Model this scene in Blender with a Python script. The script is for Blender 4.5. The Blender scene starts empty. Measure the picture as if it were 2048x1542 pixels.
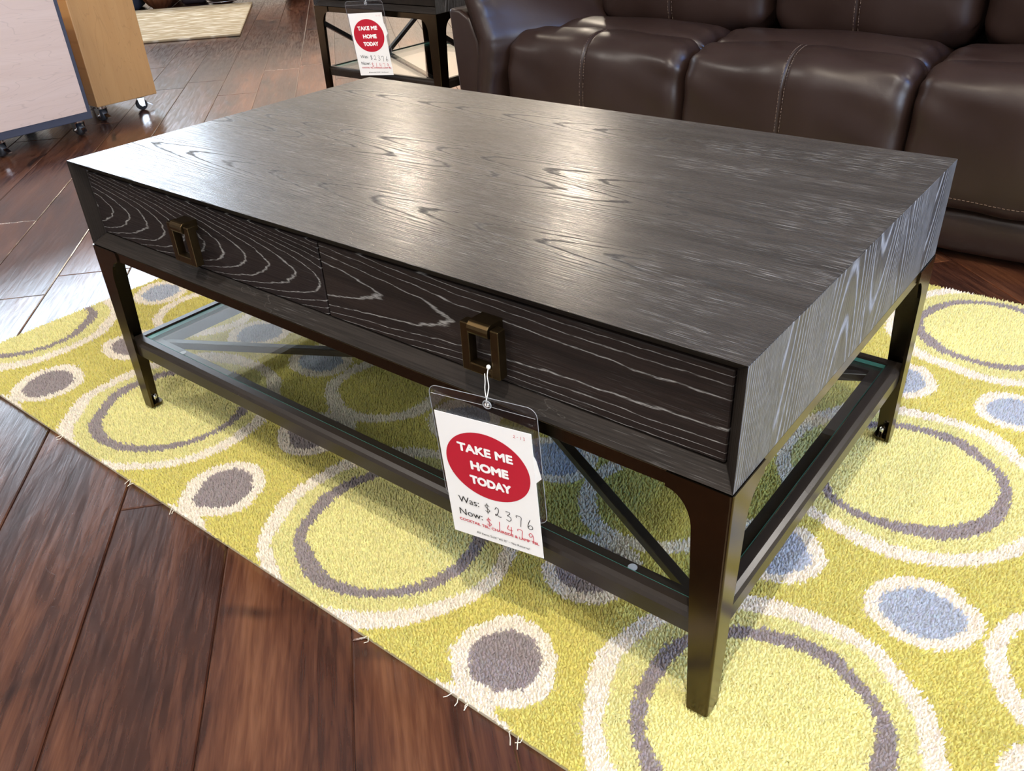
import bpy, bmesh, math, random
import numpy as np
from mathutils import Matrix, Vector
random.seed(7); rng = np.random.default_rng(11)
PI = math.pi
scene = bpy.context.scene
C = scene.collection

# ------------------------------------------------------------------ camera
F_PX = 1673.19
CAM_R = ((0.7877568, -0.2960456, 0.5401816), (0.6143473, 0.4415220, -0.6539386), (-0.0449064, 0.8470037, 0.5296868))
CAM_T = (0.840025, -0.963279, 0.881828)
cd = bpy.data.cameras.new('camera'); cam = bpy.data.objects.new('camera', cd); C.objects.link(cam)
m4 = Matrix(CAM_R).to_4x4(); m4.translation = Vector(CAM_T); cam.matrix_world = m4
cd.sensor_width = 36.0; cd.lens = F_PX / 2048 * 36.0; cd.clip_start = 0.02
scene.camera = cam
def project(p):
    R = Matrix(CAM_R).transposed(); c = R @ (Vector(p) - Vector(CAM_T))
    if c.z > -0.05: return None
    return (1024 + F_PX * c.x / -c.z, 771 - F_PX * c.y / -c.z)

# ------------------------------------------------------------------ view, world, lights
scene.view_settings.view_transform = 'Standard'; scene.view_settings.look = 'None'
scene.view_settings.gamma = 1.0; scene.view_settings.use_curve_mapping = False
scene.view_settings.exposure = -0.10
w = bpy.data.worlds.new('daylight'); scene.world = w; w.use_nodes = True
bg = w.node_tree.nodes['Background']; bg.inputs[0].default_value = (0.78, 0.89, 1.0, 1); bg.inputs[1].default_value = 22.0

def light(kind, loc, target, energy, color, size=0.1, spot=None, blend=0.4, size_y=None):
    ld = bpy.data.lights.new('scene_light', kind); ld.energy = energy; ld.color = color
    if kind == 'AREA':
        ld.size = size
        if size_y: ld.shape = 'RECTANGLE'; ld.size_y = size_y
        else: ld.shape = 'DISK'
    else: ld.shadow_soft_size = size
    if spot: ld.spot_size = math.radians(spot); ld.spot_blend = blend
    o = bpy.data.objects.new('scene_light', ld); C.objects.link(o); o.location = loc
    d = Vector(target) - Vector(loc); o.rotation_euler = d.to_track_quat('-Z', 'Y').to_euler()
    return o
WARM = (1.0, 0.86, 0.68); NEUT = (1.0, 0.94, 0.86); COOL = (0.86, 0.93, 1.0)
light('SPOT', (0.83, -1.02, 3.0), (0.15, 0.0, 0), 215, NEUT, 0.03, 105, 0.6)          # track spot above the viewer
light('SPOT', (1.7, 1.0, 3.1), (0.75, 0.35, 0), 55, NEUT, 0.10, 70, 0.8)             # track spot on the right of the rug
light('SPOT', (0.1, -0.3, 3.1), (0.0, 1.35, 0.4), 130, WARM, 0.06, 70, 0.8)           # track spot on the sofa
light('SPOT', (-2.1, 3.3, 3.1), (-2.1, 2.3, 0), 1300, WARM, 0.08, 42, 0.5)             # warm spot behind the end table
light('SPOT', (-3.0, -0.9, 3.1), (-2.6, 0.5, 0.3), 120, NEUT, 0.08, 70, 0.8)          # spot on the display carts
light('AREA', (-4.0, 6.1, 3.25), (-4.0, 6.1, 0), 90, WARM, 0.35)
light('AREA', (-6.0, 5.6, 3.25), (-6.0, 5.6, 0), 90, WARM, 0.35)
light('AREA', (-3.6, 2.2, 3.25), (-3.6, 2.2, 0), 25, WARM, 0.35)
light('AREA', (-2.0, -1.6, 3.25), (-2.0, -1.6, 0), 60, NEUT, 0.35)  # unseen front fill, left of the viewer
light('AREA', (2.4, -1.6, 3.25), (2.4, -1.6, 0), 60, NEUT, 0.35)  # unseen front fill, right of the viewer
light('AREA', (0.9, -3.3, 2.9), (0.3, -0.3, 0.35), 55, NEUT, 0.9)  # added soft front fill to brighten the tag and table front
light('AREA', (4.3, 0.65, 2.75), (-0.8, 1.2, 0.47), 110, (0.08, 0.34, 1.0), 0.32)          # added blue light for the highlight on the sofa arm
light('SPOT', (-6.3, 6.9, 3.2), (-7.1, 8.5, 1.7), 420, WARM, 0.08, 95, 0.8)            # added warm spot, brightens the corner wall that the floor mirrors
light('AREA', (2.6, 3.4, 3.25), (2.6, 3.4, 0), 70, NEUT, 0.35)

# ------------------------------------------------------------------ node helper
class G:
    def __init__(s, name):
        s.mat = bpy.data.materials.new(name); s.mat.use_nodes = True; s.nt = s.mat.node_tree
        s.nt.nodes.clear()
        s.out = s.n('ShaderNodeOutputMaterial'); s.b = s.n('ShaderNodeBsdfPrincipled')
        s.nt.links.new(s.b.outputs[0], s.out.inputs[0])
    def n(s, t): return s.nt.nodes.new(t)
    def put(s, sock, v):
        if v is None: return
        if isinstance(v, bpy.types.NodeSocket): s.nt.links.new(v, sock)
        elif isinstance(v, (tuple, list)) and len(v) == 3 and sock.type == 'RGBA': sock.default_value = (*v, 1)
        else: sock.default_value = v
    def m(s, op, a, b=None, c=None, clamp=False):
        x = s.n('ShaderNodeMath'); x.operation = op; x.use_clamp = clamp
        s.put(x.inputs[0], a); s.put(x.inputs[1], b); s.put(x.inputs[2], c); return x.outputs[0]
    def coord(s, kind='Object'): return s.n('ShaderNodeTexCoord').outputs[kind]
    def sep(s, v):
        x = s.n('ShaderNodeSeparateXYZ'); s.put(x.inputs[0], v); return x.outputs
    def comb(s, x=0.0, y=0.0, z=0.0):
        c = s.n('ShaderNodeCombineXYZ'); s.put(c.inputs[0], x); s.put(c.inputs[1], y); s.put(c.inputs[2], z); return c.outputs[0]
    def noise(s, v, scale=1.0, detail=2.0, rough=0.5, dist=0.0):
        x = s.n('ShaderNodeTexNoise'); s.put(x.inputs['Vector'], v); s.put(x.inputs['Scale'], scale)
        s.put(x.inputs['Detail'], detail); s.put(x.inputs['Roughness'], rough); s.put(x.inputs['Distortion'], dist); return x.outputs[0]
    def white(s, v):
        x = s.n('ShaderNodeTexWhiteNoise'); x.noise_dimensions = '1D'; s.put(x.inputs['W'], v); return x.outputs[0]
    def rng(s, v, a, b, c=0.0, d=1.0, smooth=True):
        x = s.n('ShaderNodeMapRange'); x.interpolation_type = 'SMOOTHSTEP' if smooth else 'LINEAR'
        for i, q in enumerate((v, a, b, c, d)): s.put(x.inputs[i], q)
        return x.outputs[0]
    def mix(s, f, a, b):
        x = s.n('ShaderNodeMix'); x.data_type = 'RGBA'; s.put(x.inputs[0], f); s.put(x.inputs[6], a); s.put(x.inputs[7], b); return x.outputs[2]
    def ramp(s, f, stops):
        x = s.n('ShaderNodeValToRGB'); s.put(x.inputs[0], f); e = x.color_ramp.elements
        while len(e) < len(stops): e.new(0.5)
        for el, (p, c) in zip(e, stops): el.position = p; el.color = (*c, 1)
        return x.outputs[0]
    def bump(s, h, strength=0.3, dist=0.002):
        x = s.n('ShaderNodeBump'); s.put(x.inputs['Height'], h); x.inputs['Strength'].default_value = strength
        x.inputs['Distance'].default_value = dist; s.nt.links.new(x.outputs[0], s.b.inputs['Normal']); return x
    def set(s, color=None, rough=None, metal=None, spec=None, coat=None, coat_rough=None, sheen=None):
        for k, v in (('Base Color', color), ('Roughness', rough), ('Metallic', metal), ('Specular IOR Level', spec),
                     ('Coat Weight', coat), ('Coat Roughness', coat_rough), ('Sheen Weight', sheen)):
            if v is not None: s.put(s.b.inputs[k], v)
        return s.mat

def plain(name, color, rough=0.5, metal=0.0, spec=0.5, var=0.12, nscale=30.0, bump=0.0):
    g = G(name); co = g.coord(); f = g.noise(co, nscale, 3)
    lo = tuple(c * (1 - var) for c in color); hi = tuple(min(1, c * (1 + var)) for c in color)
    g.set(g.mix(f, lo, hi), rough, metal, spec)
    if bump: g.bump(f, bump, 0.001)
    return g.mat

def oak(name, u, v, board=None, u0=0.0, v0=0.0, ku=1.0, c=70.0, period=0.05, base=(0.017, 0.0135, 0.012), line_col=(0.30, 0.295, 0.285), width=0.2, amp=0.012, fleck=0.6, rough=0.36, seed=0.0, fleck_col=(0.42, 0.41, 0.40), lin=0.0, spec=0.6, bump=0.2, flat=0.0, phase=0.0):
    """cerused oak: cathedral arches as slices through growth rings, light filler in the pores"""
    g = G(name); x = g.sep(g.coord()); U = x['XYZ'.index(u)]; V = x['XYZ'.index(v)]
    U = g.m('SUBTRACT', U, u0); V = g.m('SUBTRACT', V, v0)
    K = ku
    if board:
        i = g.m('FLOOR', g.m('DIVIDE', V, board)); r = g.white(g.m('ADD', i, 3.7 + seed)); r2 = g.white(g.m('ADD', i, 19.1 + seed))
        Vb = g.m('SUBTRACT', V, g.m('MULTIPLY', g.m('ADD', i, 0.5), board))
        Vb = g.m('ADD', Vb, g.m('MULTIPLY', g.m('SUBTRACT', r, 0.5), board * 0.9))
        K = g.m('MULTIPLY', g.m('SUBTRACT', g.m('GREATER_THAN', r2, 0.45), 0.5), 2 * ku)
        Uo = g.m('ADD', U, g.m('MULTIPLY', r2, 7.0))
    else: Vb = V; Uo = U
    wob = g.noise(g.comb(g.m('MULTIPLY', Uo, 5.0), g.m('MULTIPLY', V, 22.0), seed), 1.0, 3, 0.55)
    wob2 = g.noise(g.comb(g.m('MULTIPLY', Uo, 45.0), g.m('MULTIPLY', V, 160.0), seed), 1.0, 2, 0.5)
    Uk = g.m('SUBTRACT', Uo, g.m('MULTIPLY', g.m('MAXIMUM', Uo, 0.0), flat)) if flat else Uo
    h = g.m('ADD', g.m('MULTIPLY', Uk, K), g.m('MULTIPLY', g.m('MULTIPLY', Vb, Vb), c))
    if lin: h = g.m('ADD', h, g.m('MULTIPLY', V, lin))
    h = g.m('ADD', h, g.m('MULTIPLY', g.m('SUBTRACT', wob, 0.5), amp * 4))
    h = g.m('ADD', h, g.m('MULTIPLY', g.m('SUBTRACT', wob2, 0.5), amp))
    if phase: h = g.m('ADD', h, phase)
    f = g.m('FRACT', g.m('DIVIDE', h, period))
    tri = g.m('ABSOLUTE', g.m('MULTIPLY', g.m('SUBTRACT', f, 0.5), 2.0))
    line = g.rng(tri, 0.0, width, 1.0, 0.0)
    pore = g.noise(g.comb(g.m('MULTIPLY', Uo, 60.0), g.m('MULTIPLY', V, 1100.0), seed), 1.0, 2, 0.6)
    grain = g.noise(g.comb(g.m('MULTIPLY', Uo, 9.0), g.m('MULTIPLY', V, 560.0), seed + 6), 1.0, 3, 0.65)
    line = g.m('MULTIPLY', line, g.rng(pore, 0.3, 0.62))
    st = g.noise(g.comb(g.m('MULTIPLY', Uo, 20.0), g.m('MULTIPLY', V, 1300.0), seed + 4), 1.0, 2, 0.6)
    pat = g.noise(g.comb(g.m('MULTIPLY', Uo, 4.0), g.m('MULTIPLY', V, 14.0), seed + 9), 1.0, 2)
    fl = g.m('MULTIPLY', g.m('MULTIPLY', g.rng(st, 0.58, 0.70), g.rng(pat, 0.40, 0.62)), fleck)
    fac = g.m('MAXIMUM', line, fl)
    tone = g.noise(g.comb(g.m('MULTIPLY', Uo, 2.0), g.m('MULTIPLY', V, 40.0), seed + 2), 1.0, 3)
    bc = g.mix(g.rng(g.m('ADD', g.m('MULTIPLY', tone, 0.45), g.m('MULTIPLY', grain, 0.55)), 0.36, 0.64), tuple(q * 0.6 for q in base), tuple(q * 1.45 for q in base))
    g.set(g.mix(fl, g.mix(line, bc, line_col), fleck_col), g.m('ADD', g.rng(fac, 0.0, 1.0, rough, 0.72, False), g.rng(grain, 0.35, 0.65, 0.10, -0.02)), 0.0, spec)
    fine = g.m('ADD', g.m('MULTIPLY', fac, -1.0), g.m('MULTIPLY', grain, 0.55))
    g.bump(fine, bump, 0.0012)
    return g.mat

def floor_wood(name, rotated=False):
    g = G(name); co = g.coord(); x = g.sep(co); U, V = x[0], x[1]
    if rotated:                                       # beyond the built boards: rows and joints by arithmetic
        a = math.radians(-41.5); ca, sa = math.cos(a), math.sin(a)
        U2 = g.m('ADD', g.m('MULTIPLY', U, ca), g.m('MULTIPLY', V, sa)); V2 = g.m('SUBTRACT', g.m('MULTIPLY', V, ca), g.m('MULTIPLY', U, sa))
        row = g.m('FLOOR', g.m('DIVIDE', V2, 0.187)); ro = g.white(row)
        rnd = g.white(g.m('ADD', row, g.m('FLOOR', g.m('ADD', g.m('DIVIDE', U2, 1.22), g.m('MULTIPLY', ro, 5.0)))))
        gap = g.rng(g.m('ABSOLUTE', g.m('SUBTRACT', g.m('FRACT', g.m('DIVIDE', V2, 0.187)), 0.5)), 0.485, 0.5)
        U, V = U2, V2
    else:
        rnd = g.n('ShaderNodeObjectInfo').outputs['Random']; gap = None
    U = g.m('ADD', U, g.m('MULTIPLY', rnd, 40.0))
    w1 = g.noise(g.comb(g.m('MULTIPLY', U, 2.2), g.m('MULTIPLY', V, 12.0), g.m('MULTIPLY', rnd, 9.0)), 1.0, 4, 0.6, 0.6)
    w2 = g.noise(g.comb(g.m('MULTIPLY', U, 9.0), g.m('MULTIPLY', V, 120.0), rnd), 1.0, 3, 0.6, 0.4)
    w3 = g.noise(g.comb(g.m('MULTIPLY', U, 3.0), g.m('MULTIPLY', V, 6.0), 5.0), 1.0, 2, 0.5, 1.2)
    f = g.m('ADD', g.m('MULTIPLY', w1, 0.62), g.m('MULTIPLY', w2, 0.38))
    f = g.m('ADD', f, g.m('MULTIPLY', g.m('SUBTRACT', rnd, 0.5), 0.10))
    col = g.ramp(f, [(0.28, (0.012, 0.005, 0.004)), (0.44, (0.040, 0.014, 0.008)), (0.56, (0.085, 0.030, 0.014)), (0.72, (0.150, 0.060, 0.026))])
    col = g.mix(g.rng(w3, 0.62, 0.74), col, (0.010, 0.0045, 0.004))
    if gap is not None: col = g.mix(gap, col, (0.006, 0.004, 0.003))
    g.set(col, g.rng(w2, 0.3, 0.7, 0.15, 0.27, False), 0.0, 0.65)
    ring = g.m('FRACT', g.m('MULTIPLY', w1, 14.0))
    g.bump(g.m('ADD', g.m('ADD', g.m('MULTIPLY', w2, 0.8), g.m('MULTIPLY', ring, 0.25)), g.m('MULTIPLY', w3, 1.5)), 0.16, 0.003)
    return g.mat

def veneer(name, u, v, dark, light_, rough=0.38, ks=(1.5, 26.0)):
    g = G(name); x = g.sep(g.coord()); U = x['XYZ'.index(u)]; V = x['XYZ'.index(v)]
    a = g.noise(g.comb(g.m('MULTIPLY', U, ks[0]), g.m('MULTIPLY', V, ks[1]), 1.0), 1.0, 4, 0.6, 0.5)
    b = g.noise(g.comb(g.m('MULTIPLY', U, 2.2), g.m('MULTIPLY', V, 13.0), 3.0), 1.0, 2, 0.5, 0.8)
    ln = g.rng(g.m('ABSOLUTE', g.m('SUBTRACT', g.m('FRACT', g.m('MULTIPLY', b, 12.0)), 0.5)), 0.0, 0.07, 0.28, 0.0)
    col = g.mix(a, dark, light_); col = g.mix(ln, col, tuple(q * 0.62 for q in dark))
    return g.set(col, rough, 0.0, 0.5)

M = {}
M['top'] = oak('cerused_oak_top', 'X', 'Y', board=0.172, ku=0.40, c=80.0, period=0.042, width=0.30, fleck=0.7, rough=0.22, seed=2.0, bump=0.12, line_col=(0.007, 0.0065, 0.0065), base=(0.031, 0.027, 0.024))  # grain lines coloured dark, as they look against glare on the top
M['side'] = oak('cerused_oak_side', 'Z', 'Y', board=0.13, ku=0.16, c=11.0, lin=1.3, period=0.0120, width=0.40, amp=0.0013, fleck=1.0, seed=5.0, rough=0.34, line_col=(0.30, 0.30, 0.32), base=(0.045, 0.042, 0.042))
M['frame_oak'] = oak('dark_oak_frame', 'X', 'Y', board=0.2, ku=0.1, c=1.0, period=0.05, width=0.02, fleck=0.16, line_col=(0.05, 0.045, 0.04), seed=7.0, base=(0.0135, 0.0102, 0.0082), rough=0.55, spec=0.16, bump=0.1)
M['drawer_a'] = oak('drawer_oak_arches', 'X', 'Z', u0=-0.30, v0=0.415, ku=1.0, c=75.0, period=0.052, width=0.17, fleck=0.12, amp=0.016, rough=0.5, spec=0.3, base=(0.0125, 0.0085, 0.0082), seed=1.0)
M['drawer_b'] = oak('drawer_oak_long', 'X', 'Z', u0=0.24, v0=0.425, ku=0.42, c=62.0, period=0.050, flat=0.8, phase=0.0334, width=0.16, fleck=0.15, amp=0.013, rough=0.5, spec=0.3, base=(0.0145, 0.0095, 0.008), seed=3.0)
M['bronze'] = plain('dark_bronze_metal', (0.080, 0.060, 0.035), 0.20, 1.0, 0.5, 0.15, 60)
M['pull'] = plain('antique_bronze_pull', (0.085, 0.056, 0.026), 0.36, 1.0, 0.5, 0.2, 80)
M['rail'] = plain('dark_bronze_shelf_rail', (0.020, 0.0150, 0.0115), 0.26, 0.0, 0.34)
M['chrome'] = plain('chrome', (0.75, 0.75, 0.76), 0.12, 1.0)
M['black'] = plain('black_metal', (0.010, 0.010, 0.011), 0.4, 0.3)
def glass_mat(name, tint, spec_rough=0.0, base=0.035):
    g = G(name); nt = g.nt; nt.nodes.remove(g.b)
    t = g.n('ShaderNodeBsdfTransparent'); t.inputs[0].default_value = (*tint, 1)
    gl = g.n('ShaderNodeBsdfGlossy'); gl.inputs['Roughness'].default_value = spec_rough
    bf = g.n('ShaderNodeNewGeometry').outputs['Backfacing']      # same reflectance on both sides of the pane
    fr = g.n('ShaderNodeFresnel'); g.put(fr.inputs[0], g.rng(bf, 0.0, 1.0, 1.5, 1 / 1.5, False))
    wob = g.noise(g.coord(), 8.0, 1); f = g.m('ADD', fr.outputs[0], g.m('MULTIPLY', wob, base * 0.3), clamp=True)
    mx = g.n('ShaderNodeMixShader'); nt.links.new(f, mx.inputs[0]); nt.links.new(t.outputs[0], mx.inputs[1]); nt.links.new(gl.outputs[0], mx.inputs[2])
    nt.links.new(mx.outputs[0], g.out.inputs[0]); return g.mat
M['glass'] = glass_mat('shelf_glass', (0.968, 0.988, 0.982))
M['glass_edge'] = plain('glass_edge_green', (0.10, 0.34, 0.29), 0.15)
M['vinyl'] = glass_mat('clear_vinyl', (0.95, 0.96, 0.98), 0.06)
M['vinyl_edge'] = plain('welded_vinyl_edge', (0.28, 0.29, 0.31), 0.2)
M['paper'] = plain('white_paper', (0.80, 0.79, 0.78), 0.7, var=0.02)
M['red_print'] = plain('red_print', (0.44, 0.004, 0.022), 0.6, var=0.03)
M['white_print'] = plain('white_print', (0.84, 0.83, 0.82), 0.7, var=0.02)
M['black_ink'] = plain('black_ink', (0.012, 0.012, 0.014), 0.6)
M['red_ink'] = plain('red_ink', (0.55, 0.03, 0.06), 0.6)
M['thread'] = plain('nylon_thread', (0.72, 0.71, 0.68), 0.4)
M['maple_pale'] = veneer('pale_maple_laminate', 'Y', 'Z', (0.60, 0.44, 0.36), (0.74, 0.59, 0.51))
M['maple_honey'] = veneer('honey_maple_laminate', 'Z', 'Y', (0.42, 0.215, 0.075), (0.56, 0.32, 0.13))
M['edge_grey'] = plain('slate_grey_edging', (0.055, 0.06, 0.085), 0.5)
M['tyre'] = plain('dark_rubber_wheel', (0.03, 0.032, 0.036), 0.35)
M['navy'] = plain('navy_fabric', (0.014, 0.020, 0.042), 0.9, nscale=200, bump=0.3)
M['plum'] = plain('dark_plum_fabric', (0.03, 0.018, 0.022), 0.7, nscale=120, bump=0.3)
M['carved'] = plain('carved_brown_wood', (0.11, 0.038, 0.016), 0.35, var=0.35)
M['silver'] = plain('polished_silver', (0.82, 0.82, 0.86), 0.18, 1.0)
M['floor_board'] = floor_wood('hand_scraped_hickory')
M['floor_far'] = floor_wood('hickory_floor_far', True)
M['plaster'] = plain('painted_wall', (0.74, 0.70, 0.64), 0.8, var=0.05, nscale=4)
M['ceiling'] = plain('painted_ceiling', (0.80, 0.78, 0.75), 0.85, var=0.04, nscale=4)
M['win_frame'] = plain('white_window_frame', (0.7, 0.7, 0.7), 0.5)
def leather():
    g = G('dark_brown_leather'); co = g.coord()
    a = g.noise(co, 5.0, 3); b = g.noise(co, 420.0, 2, 0.6); c2 = g.noise(co, 22.0, 3, 0.55, 0.5)
    g.set(g.mix(a, (0.014, 0.0072, 0.0058), (0.028, 0.0150, 0.0120)), g.rng(a, 0.3, 0.7, 0.31, 0.41, False), 0.0, 0.34)
    g.bump(g.m('ADD', g.m('MULTIPLY', b, 0.10), g.m('MULTIPLY', c2, 0.8)), 0.18, 0.004); return g.mat
M['leather'] = leather()
M['stitch'] = plain('tan_stitching', (0.13, 0.085, 0.06), 0.6)
def pile():
    g = G('rug_pile_wool'); a = g.n('ShaderNodeVertexColor'); a.layer_name = 'Col'
    g.set(a.outputs[0], 0.9, 0.0, 0.15, sheen=0.25); return g.mat
M['pile'] = pile()
def woven():
    g = G('cream_woven_rug'); x = g.sep(g.coord())
    s = g.noise(g.comb(g.m('MULTIPLY', x[0], 7.0), g.m('MULTIPLY', x[1], 34.0), 0.0), 1.0, 2, 0.4)
    f = g.noise(g.coord(), 260.0, 2)
    c = g.mix(g.rng(s, 0.50, 0.62), (0.40, 0.31, 0.19), (0.70, 0.62, 0.48)); g.set(g.mix(g.m('MULTIPLY', f, 0.25), c, (0.3, 0.23, 0.14)), 0.95, 0, 0.2)
    g.bump(g.m('ADD', f, s), 0.5, 0.006); return g.mat
M['woven'] = woven()

# ------------------------------------------------------------------ object helpers
def link(name, me, mat=None, parent=None, smooth=False):
    o = bpy.data.objects.new(name, me); C.objects.link(o)
    if mat is not None:
        for q in (mat if isinstance(mat, (list, tuple)) else [mat]): me.materials.append(q)
    if parent: o.parent = parent
    if smooth:
        for p in me.polygons: p.use_smooth = True
    return o
def thing(name, label, cat, loc=(0, 0, 0), rot=(0, 0, 0), group=None):
    o = bpy.data.objects.new(name, None); C.objects.link(o); o.location = loc; o.rotation_euler = rot
    o.empty_display_size = 0.1; tag(o, label, cat, group); return o
def tag(o, label, cat, group=None):
    o['label'] = label; o['category'] = cat
    if group: o['group'] = group
    return o
def struct(o): o['kind'] = 'structure'; return o
def mesh(v, f, name='mesh'):
    me = bpy.data.meshes.new(name); me.from_pydata([tuple(map(float, q)) for q in v], [], f); me.update(); return me
def fix(bm, bevel=0.0, seg=2):
    bmesh.ops.recalc_face_normals(bm, faces=bm.faces[:])
    if bevel:
        es = [e for e in bm.edges if e.is_manifold and e.calc_face_angle(0) > 0.5]
        bmesh.ops.bevel(bm, geom=es, offset=bevel, segments=seg, profile=0.5, affect='EDGES', clamp_overlap=True)
    me = bpy.data.meshes.new('mesh'); bm.to_mesh(me); bm.free(); return me
def hexa(v8, bevel=0.0, seg=2):
    """v8: four bottom then four matching top corners"""
    bm = bmesh.new(); v = [bm.verts.new(q) for q in v8]
    for f in ((0, 1, 2, 3), (4, 5, 6, 7), (0, 1, 5, 4), (1, 2, 6, 5), (2, 3, 7, 6), (3, 0, 4, 7)): bm.faces.new([v[i] for i in f])
    return fix(bm, bevel, seg)
def box(x0, x1, y0, y1, z0, z1, bevel=0.0, seg=2):
    return hexa([(x0, y0, z0), (x1, y0, z0), (x1, y1, z0), (x0, y1, z0), (x0, y0, z1), (x1, y0, z1), (x1, y1, z1), (x0, y1, z1)], bevel, seg)
def boxes(lst):
    bm = bmesh.new()
    for (x0, x1, y0, y1, z0, z1) in lst:
        v = [bm.verts.new(q) for q in ((x0, y0, z0), (x1, y0, z0), (x1, y1, z0), (x0, y1, z0), (x0, y0, z1), (x1, y0, z1), (x1, y1, z1), (x0, y1, z1))]
        for f in ((0, 1, 2, 3), (4, 5, 6, 7), (0, 1, 5, 4), (1, 2, 6, 5), (2, 3, 7, 6), (3, 0, 4, 7)): bm.faces.new([v[i] for i in f])
    return fix(bm)
def prism(poly, fn, a, b, bevel=0.0, seg=2, bm=None, done=True):
    """poly: 2D outline; fn(p, d) -> 3D"""
    own = bm is None
    if own: bm = bmesh.new()
    A = [bm.verts.new(fn(p, a)) for p in poly]; B = [bm.verts.new(fn(p, b)) for p in poly]; n = len(poly)
    bm.faces.new(A); bm.faces.new(B)
    for i in range(n): bm.faces.new((A[i], A[(i + 1) % n], B[(i + 1) % n], B[i]))
    return fix(bm, bevel, seg) if done else bm
def tube(path, r, n=8, closed=False):
    path = [Vector(p) for p in path]; v = []; f = []; up = Vector((0.13, 0.31, 0.94)).normalized()
    N = len(path)
    for i, p in enumerate(path):
        t = (path[(i + 1) % N] - path[i - 1]) if closed else (path[min(i + 1, N - 1)] - path[max(i - 1, 0)])
        t.normalize(); a = t.cross(up)
        if a.length < 1e-4: a = t.cross(Vector((1, 0, 0)))
        a.normalize(); b = a.cross(t); rr = r[i] if isinstance(r, (list, tuple)) else r
        for k in range(n):
            q = 2 * PI * k / n; v.append(p + a * math.cos(q) * rr + b * math.sin(q) * rr)
    M_ = N if closed else N - 1
    for i in range(M_):
        for k in range(n): f.append((i * n + k, i * n + (k + 1) % n, ((i + 1) % N) * n + (k + 1) % n, ((i + 1) % N) * n + k))
    if not closed: f.append(tuple(range(n))[::-1]); f.append(tuple((N - 1) * n + k for k in range(n)))
    return mesh(v, f)
def lathe(prof, n=24, ribs=0, amp=0.0, center=(0, 0, 0), axis='Z'):
    v = []; f = []; cx, cy, cz = center
    for (r, z) in prof:
        for k in range(n):
            a = 2 * PI * k / n; rr = r * (1 + amp * math.cos(ribs * a)) if ribs else r
            p = (rr * math.cos(a), rr * math.sin(a), z)
            if axis == 'X': p = (p[2], p[0], p[1])
            if axis == 'Y': p = (p[0], p[2], p[1])
            v.append((p[0] + cx, p[1] + cy, p[2] + cz))
    L = len(prof)
    for i in range(L - 1):
        for k in range(n): f.append((i * n + k, i * n + (k + 1) % n, (i + 1) * n + (k + 1) % n, (i + 1) * n + k))
    f.append(tuple(range(n))[::-1]); f.append(tuple((L - 1) * n + k for k in range(n)))
    return mesh(v, f)
def join(meshes):
    bm = bmesh.new()
    for me in meshes: bm.from_mesh(me)
    me = bpy.data.meshes.new('mesh'); bm.to_mesh(me); bm.free(); return me
def catmull(pts, per=6):
    P = [Vector(p) for p in pts]; out = []
    for i in range(len(P) - 1):
        p0, p1, p2, p3 = P[max(i - 1, 0)], P[i], P[i + 1], P[min(i + 2, len(P) - 1)]
        for k in range(per):
            t = k / per
            out.append(0.5 * ((2 * p1) + (p2 - p0) * t + (2 * p0 - 5 * p1 + 4 * p2 - p3) * t * t + (3 * p1 - p0 - 3 * p2 + p3) * t ** 3))
    out.append(P[-1]); return out

# ------------------------------------------------------------------ room shell
XL, XR, YF, YB, ZC = -8.0, 4.6, -4.0, 8.5, 3.4
floor = struct(link('floor', boxes([(XL, XR, YF, YB, -0.10, -0.003)]), M['floor_far']))
ang = math.radians(-41.5); DX, DY = math.cos(ang), math.sin(ang); NX, NY = -DY, DX
PW, PL, GAP = 0.187, 1.22, 0.0016
bm = bmesh.new()
hx, hy = PL / 2 - GAP / 2, PW / 2 - GAP / 2; be = 0.0022
lo = [bm.verts.new((sx * hx, sy * hy, -0.0028)) for sx, sy in ((-1, -1), (1, -1), (1, 1), (-1, 1))]
md = [bm.verts.new((sx * hx, sy * hy, -0.0014)) for sx, sy in ((-1, -1), (1, -1), (1, 1), (-1, 1))]
hi = [bm.verts.new((sx * (hx - be), sy * (hy - be), 0.0)) for sx, sy in ((-1, -1), (1, -1), (1, 1), (-1, 1))]
bm.faces.new(hi); bm.faces.new(lo[::-1])
for i in range(4):
    j = (i + 1) % 4; bm.faces.new((lo[i], lo[j], md[j], md[i])); bm.faces.new((md[i], md[j], hi[j], hi[i]))
plank_me = fix(bm); plank_me.materials.append(M['floor_board'])
cands = []
for r in range(-45, 45):
    noff = -0.649 + PW * (r + 0.5); st = random.random() * PL
    if r == -1: st = 0.0
    for k in range(-10, 12):
        u = st + k * PL
        cx, cy = DX * u + NX * noff, DY * u + NY * noff
        if not (XL + 0.7 < cx < XR - 0.7 and YF + 0.7 < cy < YB - 0.7): continue
        best = 1e9
        for s in (-0.5, -0.25, 0, 0.25, 0.5):
            q = project((cx + DX * PL * s, cy + DY * PL * s, 0))
            if q is None: continue
            dx = max(-q[0], q[0] - 2048, 0); dy = max(-q[1], q[1] - 1542, 0); best = min(best, math.hypot(dx, dy))
        if best < 420: cands.append((best > 0, math.hypot(cx - CAM_T[0], cy - CAM_T[1]), cx, cy))
cands.sort()
for _, _, cx, cy in cands[:290]:
    o = bpy.data.objects.new('plank', plank_me); C.objects.link(o); o.parent = floor
    o.location = (cx, cy, 0); o.rotation_euler = (0, 0, ang)
struct(link('ceiling', boxes([(XL, XR, YF, YB, ZC, ZC + 0.1)]), M['ceiling']))
struct(link('wall_back', boxes([(XL, XR, YB, YB + 0.1, -0.1, ZC)]), M['plaster']))
WL = (0.3, 4.5, 2.10, 3.30)      # left clerestory opening: y0, y1, z0, z1
WR = (-1.9, 0.3, 0.7, 2.5)       # right daylight window
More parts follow.
